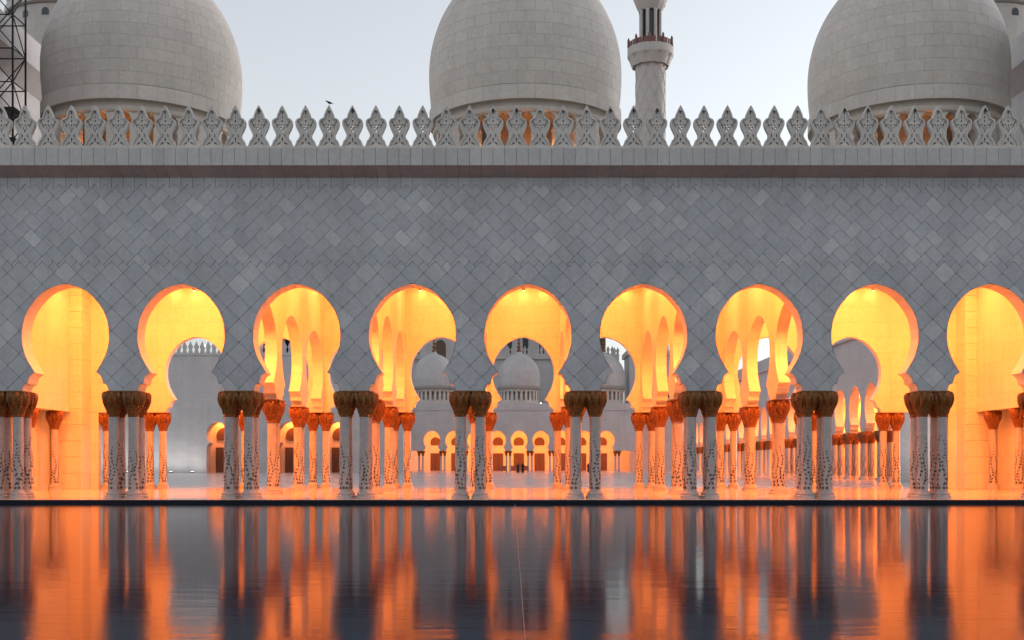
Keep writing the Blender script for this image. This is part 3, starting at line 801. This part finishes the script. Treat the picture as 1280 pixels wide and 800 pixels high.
# prayer hall behind the porch
HY = 219.5
hall = thing('prayer_hall', 'huge pale hall wall with dark cornice rising behind the far porch', 'building', (-20, HY, 0))
MB().box(-45, 44, 0, 40, 0, 26.2).build('wall', 'far', hall)
MB().box(-45.4, 44.4, -.6, 40, 26.2, 27.4).build('cornice', 'tower', hall)
for i in range(-44, 44):
    pass
mb = MB().prism([(-.42, 0), (.42, 0), (.25, .5), (.42, 1.1), (.2, 1.5), (0, 2.0), (-.2, 1.5), (-.42, 1.1), (-.25, .5)], 0, .2); me_fm = mb.mesh('merlon', 'far')
for i in range(0, 46): link('merlon', me_fm, hall, (-.5 + i * .98, -.3, 27.4))
for i, x in enumerate((-38, -33.5, -29, -24.5, -20, -15.5, -11, -6.5, -2.5, 1.5, 7.0, 12.0, 16.3, 20.0, 24.0, 28.5, 33, 37.5)):
    MB().box(x, x + 2.6, 8, 10, 26.2, 40).build('pier', 'far', hall)
MB().box(-45, 43, 11, 12, 26.2, 40).build('upper_wall', 'glass', hall)
MB().box(-45, 44, 7.5, 40, 40.02, 44).build('upper_roof', 'far', hall)
nx = (551 - 640) / F_PX * (HY - CAM_Y) + 20
MB().box(nx - 5, nx + 5, -1.0, 7.4, 24.0, 44.2).build('niche_tower', 'far', hall)
mb = MB(); mb.prism([(nx + 1.25 * math.cos(a), 29.3 + 1.4 * math.sin(a)) for a in [pi * q / 12 for q in range(13)]] + [(nx - 1.25, 25.0), (nx + 1.25, 25.0)], -1.08, -1.002); mb.build('niche', 'brown', hall)
bal = thing('corner_balcony', 'small crenellated balcony on the side of the hall against the bright sky', 'balcony', (25.6, HY + 4, 0))
MB().box(-1.6, -.1, -1.5, 1.5, 25.5, 26.6).build('slab', 'far', bal); MB().lathe([(.2, 22.5), (.7, 25.49)], 12, c=(-.85, 0)).build('bracket', 'far', bal)
MB().box(-1.6, -.1, -1.5, -1.3, 26.602, 27.4).build('parapet', 'far', bal)
for i in range(2): link('merlon', me_fm, bal, (-1.2 + i * .75, -1.5, 27.4))

# left block with three lit portals
LY = 142.5
blk = thing('side_block', 'tall plain white wall with lit arched portals on the court side', 'building', (-60, LY, 0))
cents = [(271 - 640) / F_PX * (LY - CAM_Y) + 60, (360 - 640) / F_PX * (LY - CAM_Y) + 60, (420 - 640) / F_PX * (LY - CAM_Y) + 60]
mb = MB(); xs = [-60] + [c + s * 2.3 for c in cents for s in (-1, 1)] + [41.8]
for c in cents: arch_wall(mb, c, 2.3, 0, 2.6, 19.6, prof=[(1.72, 0.01)] + ARCH)
for a, b_ in zip(xs[0::2], xs[1::2]): mb.box(a, b_, 0, 2.6, 0, 19.6)
mb.build('wall', 'far', blk)
MB().box(-60, 41.8, 2.602, 12, 12, 19.6).build('body', 'far', blk); MB().box(-60.2, 42.0, -.2, 3, 19.602, 20.0).build('cornice', 'far', blk)
for i in range(0, 70): link('merlon', me_fm, blk, (-28 + i * .98, 0, 20.0))
for c in cents:
    MB().box(c - 2.3, c + 2.3, 5.2, 5.4, 0, 9).build('portal_back', 'interior', blk)
    MB().box(c - 1.5, c + 1.5, 5.05, 5.19, .02, 4.3).build('door', 'brown', blk)
    mb = MB(); mb.prism([(c + 1.4 * math.cos(a), 6.3 + 1.4 * math.sin(a)) for a in [R(-35) + R(250) * q / 20 for q in range(21)]], 5.05, 5.19); mb.build('lunette', 'brown', blk)
    for s in (-1, 1): MB().box(c + s * 2.4 - .1, c + s * 2.4 + .1, 2.61, 5.4, 0, 11).build('reveal', 'interior', blk)
    ceiling_lamp(-60 + c, LY + 3.9, 9.6, 125, 'round warm lamp inside a portal of the plain white wall', 'lamps in the wall portals')
    MB().box(c - 2.6, c + 2.6, 2.61, 5.4, 9.602, 9.8).build('portal_ceiling', 'interior', blk)
for pxx in (236, 244, 254):
    x, z = px(pxx, 437, LY); roof_lamp(x, LY + .9, 20.0, 'tiny white lamp on the parapet of the plain white wall', 'white lamps on the wall parapet', 1.3)

# right arcade along the court, seen at a slant
RX = 31.2
sa = thing('side_arcade', 'court arcade of glowing arches receding along the side of the courtyard', 'arcade', (RX, 0, 0))
mb = MB(); PB = 4.6; Y0 = 45.9; NB = 24
for k in range(NB): arch_wall(mb, Y0 + (k + .5) * PB, PB / 2, 0, .8, 12.8, axis='y')
mb.build('front_wall', 'far', sa)
MB().box(-.3, 1.0, Y0 - .3, Y0 + NB * PB + .3, 12.802, 13.2).build('cornice', 'far', sa); MB().box(0, .4, Y0, Y0 + NB * PB, 13.202, 14.4).build('parapet', 'far', sa)
MB().box(.802, 13, Y0, Y0 + NB * PB, 11.2, 12.6).build('roof_slab', 'far', sa); MB().box(12.4, 13, Y0, Y0 + NB * PB, 0, 11.198).build('back_wall', 'interior', sa)
MB().box(0, 32, Y0 - .6, Y0 - .02, 0, 12.799).build('end_wall', 'far', sa)
mb = MB()
for k in range(NB): arch_wall(mb, Y0 + (k + .5) * PB, PB / 2, 6.0, 6.5, 11.19, axis='y')
mb.build('middle_wall', 'interior', sa)
for k in range(0, NB + 1):
    for dy in (-.4, .4):
        y = Y0 + k * PB + dy
        if y < Y0: continue
        if k < 9: column(sa, .1, y); column(sa, .72, y)
        else: far_column(sa, .1, y); far_column(sa, .72, y)
        if k < 9: column(sa, 6.25, y)
        else: far_column(sa, 6.25, y)
for k in range(0, NB, 2):
    for x in (3.3, 9.4): ceiling_lamp(RX + x, (k + 1) * PB + Y0, 11.2, 560, 'round warm ceiling lamp inside the receding court arcade', 'ceiling lamps of the receding court arcade', 1.0)

# white ground floodlights
me_fb = MB().box(-.25, .25, -.15, .15, 0, .22).mesh('housing', 'black'); me_fl = MB().box(-.2, .2, -.1, .1, .221, .235).mesh('lens', 'white')
def flood(x, y, power, label, rx=-32):
    t = thing('floodlight', label, 'floodlight', (x, y, 0), 'white floodlights washing the court walls')
    link('housing', me_fb, t); link('lens', me_fl, t)
    l = bpy.data.lights.new('flood_light', 'SPOT'); l.energy = power; l.color = (1, .96, .9); l.spot_size = R(150); l.spot_blend = 1; l.shadow_soft_size = .15
    o = bpy.data.objects.new('flood_light', l); COL.objects.link(o); o.parent = t; o.location = (0, 0, .4); o.rotation_euler = (R(180 + rx), 0, 0)
for x in (-70, -66.5, -63, -59.5, -56, -52.5): flood(x, LY - 3.2, 75, 'white floodlight at the foot of the plain white wall')
for x in (35, 40): flood(x, Y0 - 6, 230, 'white floodlight at the foot of the receding arcade end wall')

# ------------------------------------------------------------------ minaret
MY = 205.0; sc_m = F_PX / (MY - CAM_Y)
mz = lambda y: CAM_Z + (HORIZON - y) / sc_m
mn = thing('minaret', 'slender pale minaret with balcony and ribbed lantern behind the arcade', 'minaret', ((813 - 640) / sc_m, MY, 0))
MB().box(-5.3, 5.3, -5.3, 5.3, 0, mz(447)).build('square_base', 'far', mn)
MB().box(-5.8, 5.8, -5.8, 5.8, mz(447) + .002, mz(441)).build('base_cornice', 'tower', mn)
for x in (-3.2, 0, 3.2): 
    w = MB().prism([(x - .55, 16), (x + .55, 16), (x + .55, 19.2), (x, 19.9), (x - .55, 19.2)], -5.34, -5.302).build('window', 'glass', mn)
    MB().box(x - .8, x + .8, -5.42, -5.303, 15.6, 15.95).build('sill', 'far', w)
MB().lathe([(4.9, mz(441)), (4.6, 52), (3.9, 58), (3.35, 60)], 8).build('octagon', 'tower', mn)
zt = mz(88)
MB().lathe([(3.3, 59), (3.3, zt)], 32, cap=False).build('shaft', 'tower', mn, smooth=True)
for s in (-1, 1):
    for k in range(9):
        mb = MB(); pr = None
        for j in range(40):
            z = 60 + (zt - 60) * j / 39; a = 2 * pi * k / 9 + s * j * .115
            q = Vector((3.31 * math.cos(a), 3.31 * math.sin(a), z))
            if pr is not None: mb.tube(pr, q, .07, 4)
            pr = q
        mb.build('spiral_rib', 'tower', mn)
zb = mz(62)
mb = MB()
def flute(a, z): return 1 - (.07 * max(0, math.cos(10 * a)) if z < zb - 2.2 else 0)
mb.lathe([(3.3, zt), (3.5, zt + 1), (4.1, zb - 4.0), (4.75, zb - 2.3), (5.1, zb - 1.7), (5.1, zb)], 80, fn=flute); mb.build('balcony', 'tower', mn)
for k in range(10):                         # niches under the balcony
    a = 2 * pi * k / 10; o = MB().prism([(-.55, zt + .8), (.55, zt + .8), (.6, zb - 4), (0, zb - 2.7), (-.6, zb - 4)], -.08, .05).build('niche', 'tower', mn, loc=(3.75 * math.cos(a), 3.75 * math.sin(a), 0)); o.rotation_euler = (0, 0, a + pi / 2)
for k in range(20):
    a = 2 * pi * k / 20; o = MB().box(-.55, .55, -.12, .12, zb, zb + 1.3).build('railing_panel', 'rail', mn, loc=(4.8 * math.cos(a), 4.8 * math.sin(a), 0)); o.rotation_euler = (0, 0, a + pi / 2)
    if k % 2 == 0: MB().lathe([(.28, zb), (.28, zb + 1.7), (.1, zb + 2.2)], 8, c=(5.0 * math.cos(a + .15), 5.0 * math.sin(a + .15))).build('railing_post', 'rail', mn)
zl = mz(15)
MB().lathe([(1.9, zb), (1.9, zl)], 16).build('lantern_core', 'glass', mn)
for k in range(8):
    a = 2 * pi * (k + .5) / 8; MB().lathe([(.42, zb + .01), (.36, zb + .6), (.36, zl - .5), (.5, zl)], 10, c=(2.2 * math.cos(a), 2.2 * math.sin(a))).build('lantern_column', 'tower', mn, smooth=True)
MB().lathe([(2.5, zl), (3.2, zl + 1.2), (3.75, zl + 2.6), (3.75, zl + 4.0), (2.6, zl + 4.4), (2.4, zl + 6.5), (2.7, zl + 7.5), (1.4, zl + 10), (.1, zl + 12.5)], 24, fn=lambda a, z: 1 + .02 * math.cos(12 * a)).build('cap', 'tower', mn)
finial(mn, zl + 12.4, 1.3)

# ------------------------------------------------------------------ large domed towers far behind both ends
def big_tower(x, y, label):
    t = thing('domed_tower', label, 'tower', (x, y, 0), 'large domed towers beyond the court')
    scl = F_PX / (y - CAM_Y); hz = lambda q: CAM_Z + (HORIZON - q) / scl; r = 80 / scl
    MB().lathe([(r * 1.02, 0), (r * 1.02, hz(56)), (r, hz(55)), (r, hz(36))], 48).build('drum', 'tower', t)
    MB().lathe([(r * 1.0, hz(35)), (r * 1.06, hz(34)), (r * 1.06, hz(26)), (r * 1.02, hz(24)), (r * .98, hz(24))], 48).build('cornice', 'tower', t)
    MB().lathe([(r * .98, hz(24)), (r * 1.06, hz(5)), (r * 1.08, hz(-20)), (r * .95, hz(-60)), (r * .6, hz(-95)), (.2, hz(-125))], 48).build('shell', 'tower', t, smooth=True)
    for k in range(18):
        a = 2 * pi * (k + .2) / 18; w_ = .75
        o = MB().prism([(w_ * math.cos(q) if 0 <= q <= pi else 0, 0) for q in ()] or [(-w_, hz(50)), (w_, hz(50)), (w_, hz(44)), (w_ * .6, hz(42) ), (0, hz(41)), (-w_ * .6, hz(42)), (-w_, hz(44))], -.06, .3).build('window', 'glass', t, loc=((r) * math.cos(a), (r) * math.sin(a), 0)); o.rotation_euler = (0, 0, a + pi / 2)
    finial(t, hz(-124), 2)
big_tower(-96.6, 205, 'massive pale domed tower behind the lattice mast')
big_tower(102.5, 205, 'massive pale domed tower behind the arcade end away from the mast')

# ------------------------------------------------------------------ lattice mast on the roof
ms = thing('lattice_mast', 'dark steel lattice mast standing on the arcade roof beside the dome', 'mast', (-23.62, 7.6, Z_WALL - .02))
MH = 17.0; HW = .68
corners = [(-HW, -HW), (HW, -HW), (HW, HW), (-HW, HW)]
for x, y in corners: MB().tube((x, y, 0), (x, y, MH), .05).build('leg', 'black', ms)
nlev = 11; dzl = MH / nlev
for j in range(nlev):
    for q in range(4):
        a, b_ = corners[q], corners[(q + 1) % 4]
        MB().tube((*a, j * dzl + .02), (*b_, j * dzl + .02), .03).build('rung', 'black', ms)
        c0, c1 = (a, b_) if (j + q) % 2 else (b_, a)
        MB().tube((*c0, j * dzl), (*c1, (j + 1) * dzl), .027).build('brace', 'black', ms)
for zz in (3.4, 4.8, 13.4): MB().box(-1.5, HW + .1, -HW - .1, HW + .1, zz, zz + .22).build('platform', 'black', ms)

# ------------------------------------------------------------------ bird, people, screens, lamp post
bx_i = min(merlons, key=lambda o: abs(o.location.x + X0 - (413 - 640) / F_PX * (44.3)))
bd = thing('bird', 'small black bird perched on the tip of a parapet leaf', 'bird', (X0 + bx_i.location.x, bx_i.location.y + .06, Z_PAR + 1.655))
mb = MB(); rows = []
ctr = [(-.26, .16, .010, .006), (-.14, .175, .035, .02), (-.06, .19, .065, .06), (.03, .205, .07, .07), (.10, .235, .05, .055), (.135, .265, .04, .042), (.165, .285, .043, .042), (.20, .285, .03, .03), (.225, .28, .012, .012), (.255, .275, .003, .003)]
for (x, z, ry, rz) in ctr: rows.append([(x, ry * math.cos(2 * pi * k / 10), z + rz * math.sin(2 * pi * k / 10)) for k in range(10)])
for r_ in rows: mb.v += r_
for j in range(len(rows) - 1):
    for k in range(10): mb.face([j * 10 + k, j * 10 + (k + 1) % 10, (j + 1) * 10 + (k + 1) % 10, (j + 1) * 10 + k])
mb.face(range(9, -1, -1)); mb.face([(len(rows) - 1) * 10 + k for k in range(10)])
o = mb.build('body', 'bird', bd, smooth=True)
for s in (-1, 1): MB().tube((.0, s * .025, 0), (.01, s * .03, .16), .008).build('leg', 'bird', bd)
bd.rotation_euler = (0, 0, R(190)); bd.scale = (.68, .68, .68)
def person(x, y, h, label, turn=0):
    t = thing('person', label, 'person', (x, y, 0), None, turn); k = h / 1.65
    mb = MB(); rows = [(0, .24, .20), (.25, .22, .18), (.6, .20, .16), (.9, .20, .15), (1.05, .19, .14), (1.25, .21, .14), (1.36, .19, .12), (1.42, .10, .09), (1.46, .08, .085), (1.50, .095, .11), (1.57, .10, .12), (1.63, .075, .09), (1.655, .02, .03)]
    for z, rx, ry in rows: mb.v += [(rx * k * math.cos(2 * pi * q / 16) * (1 + (.06 * math.cos(6 * pi * q / 8) if z < .9 else 0)), ry * k * math.sin(2 * pi * q / 16), z * k) for q in range(16)]
    for j in range(len(rows) - 1):
        for q in range(16): mb.face([j * 16 + q, j * 16 + (q + 1) % 16, (j + 1) * 16 + (q + 1) % 16, (j + 1) * 16 + q])
    mb.face(range(15, -1, -1)); mb.face([(len(rows) - 1) * 16 + q for q in range(16)])
    for s in (-1, 1): mb.tube((s * .19 * k, 0, 1.3 * k), (s * .25 * k, -.04, 1.0 * k), .065 * k, 8, .055 * k); mb.tube((s * .25 * k, -.04, 1.0 * k), (s * .12 * k, -.17 * k, .95 * k), .055 * k, 8, .04 * k)
    mb.build('body', 'robe', t, smooth=True)
    MB().lathe([(.0, 1.48 * k), (.055 * k, 1.50 * k), (.06 * k, 1.56 * k), (0, 1.60 * k)], 10, c=(0, -.075 * k)).build('face', 'skin', t, smooth=True)
for pxx, Y, h, lb in ((647.5, 150, 1.62, 'person in a long black robe beside another near the red screens'), (653.5, 150.6, 1.70, 'taller person in a long black robe near the red screens'), (735.5, 165, 1.68, 'person in a long black robe standing alone near the far porch')):
    person((pxx - 640) / F_PX * (Y - CAM_Y), Y, h, lb, random.uniform(-.5, .5))
for pxx, w, lb in ((629, 1.3, 'narrow low red screen before the far porch'), (649.5, 3.4, 'wide low red screen behind the two robed people')):
    Y = PY - 9; t = thing('low_screen', lb, 'screen', ((pxx - 640) / F_PX * (Y - CAM_Y), Y, 0), 'red screens before the porch')
    MB().bbox(-w / 2, w / 2, -.04, .04, .12, 1.15, .02).build('panel', 'redscreen', t)
    for s in (-1, 1): MB().tube((s * w / 2, 0, 0), (s * w / 2, 0, 1.25), .05, 8).build('post', 'rail', t); MB().box(s * w / 2 - .07, s * w / 2 + .07, -.3, .3, 0, .05).build('foot', 'rail', t)
Y = 150; lp = thing('lamp_post', 'thin white lamp post near the end of the far porch', 'lamp post', ((795.5 - 640) / F_PX * (Y - CAM_Y), Y, 0))
MB().lathe([(.14, 0), (.14, .4), (.07, .5), (.05, 7.2)], 10).build('post', 'pole', lp); MB().lathe([(.05, 7.2), (.3, 7.35), (.3, 7.5), (.05, 7.7)], 12).build('lamp_head', 'pole', lp)
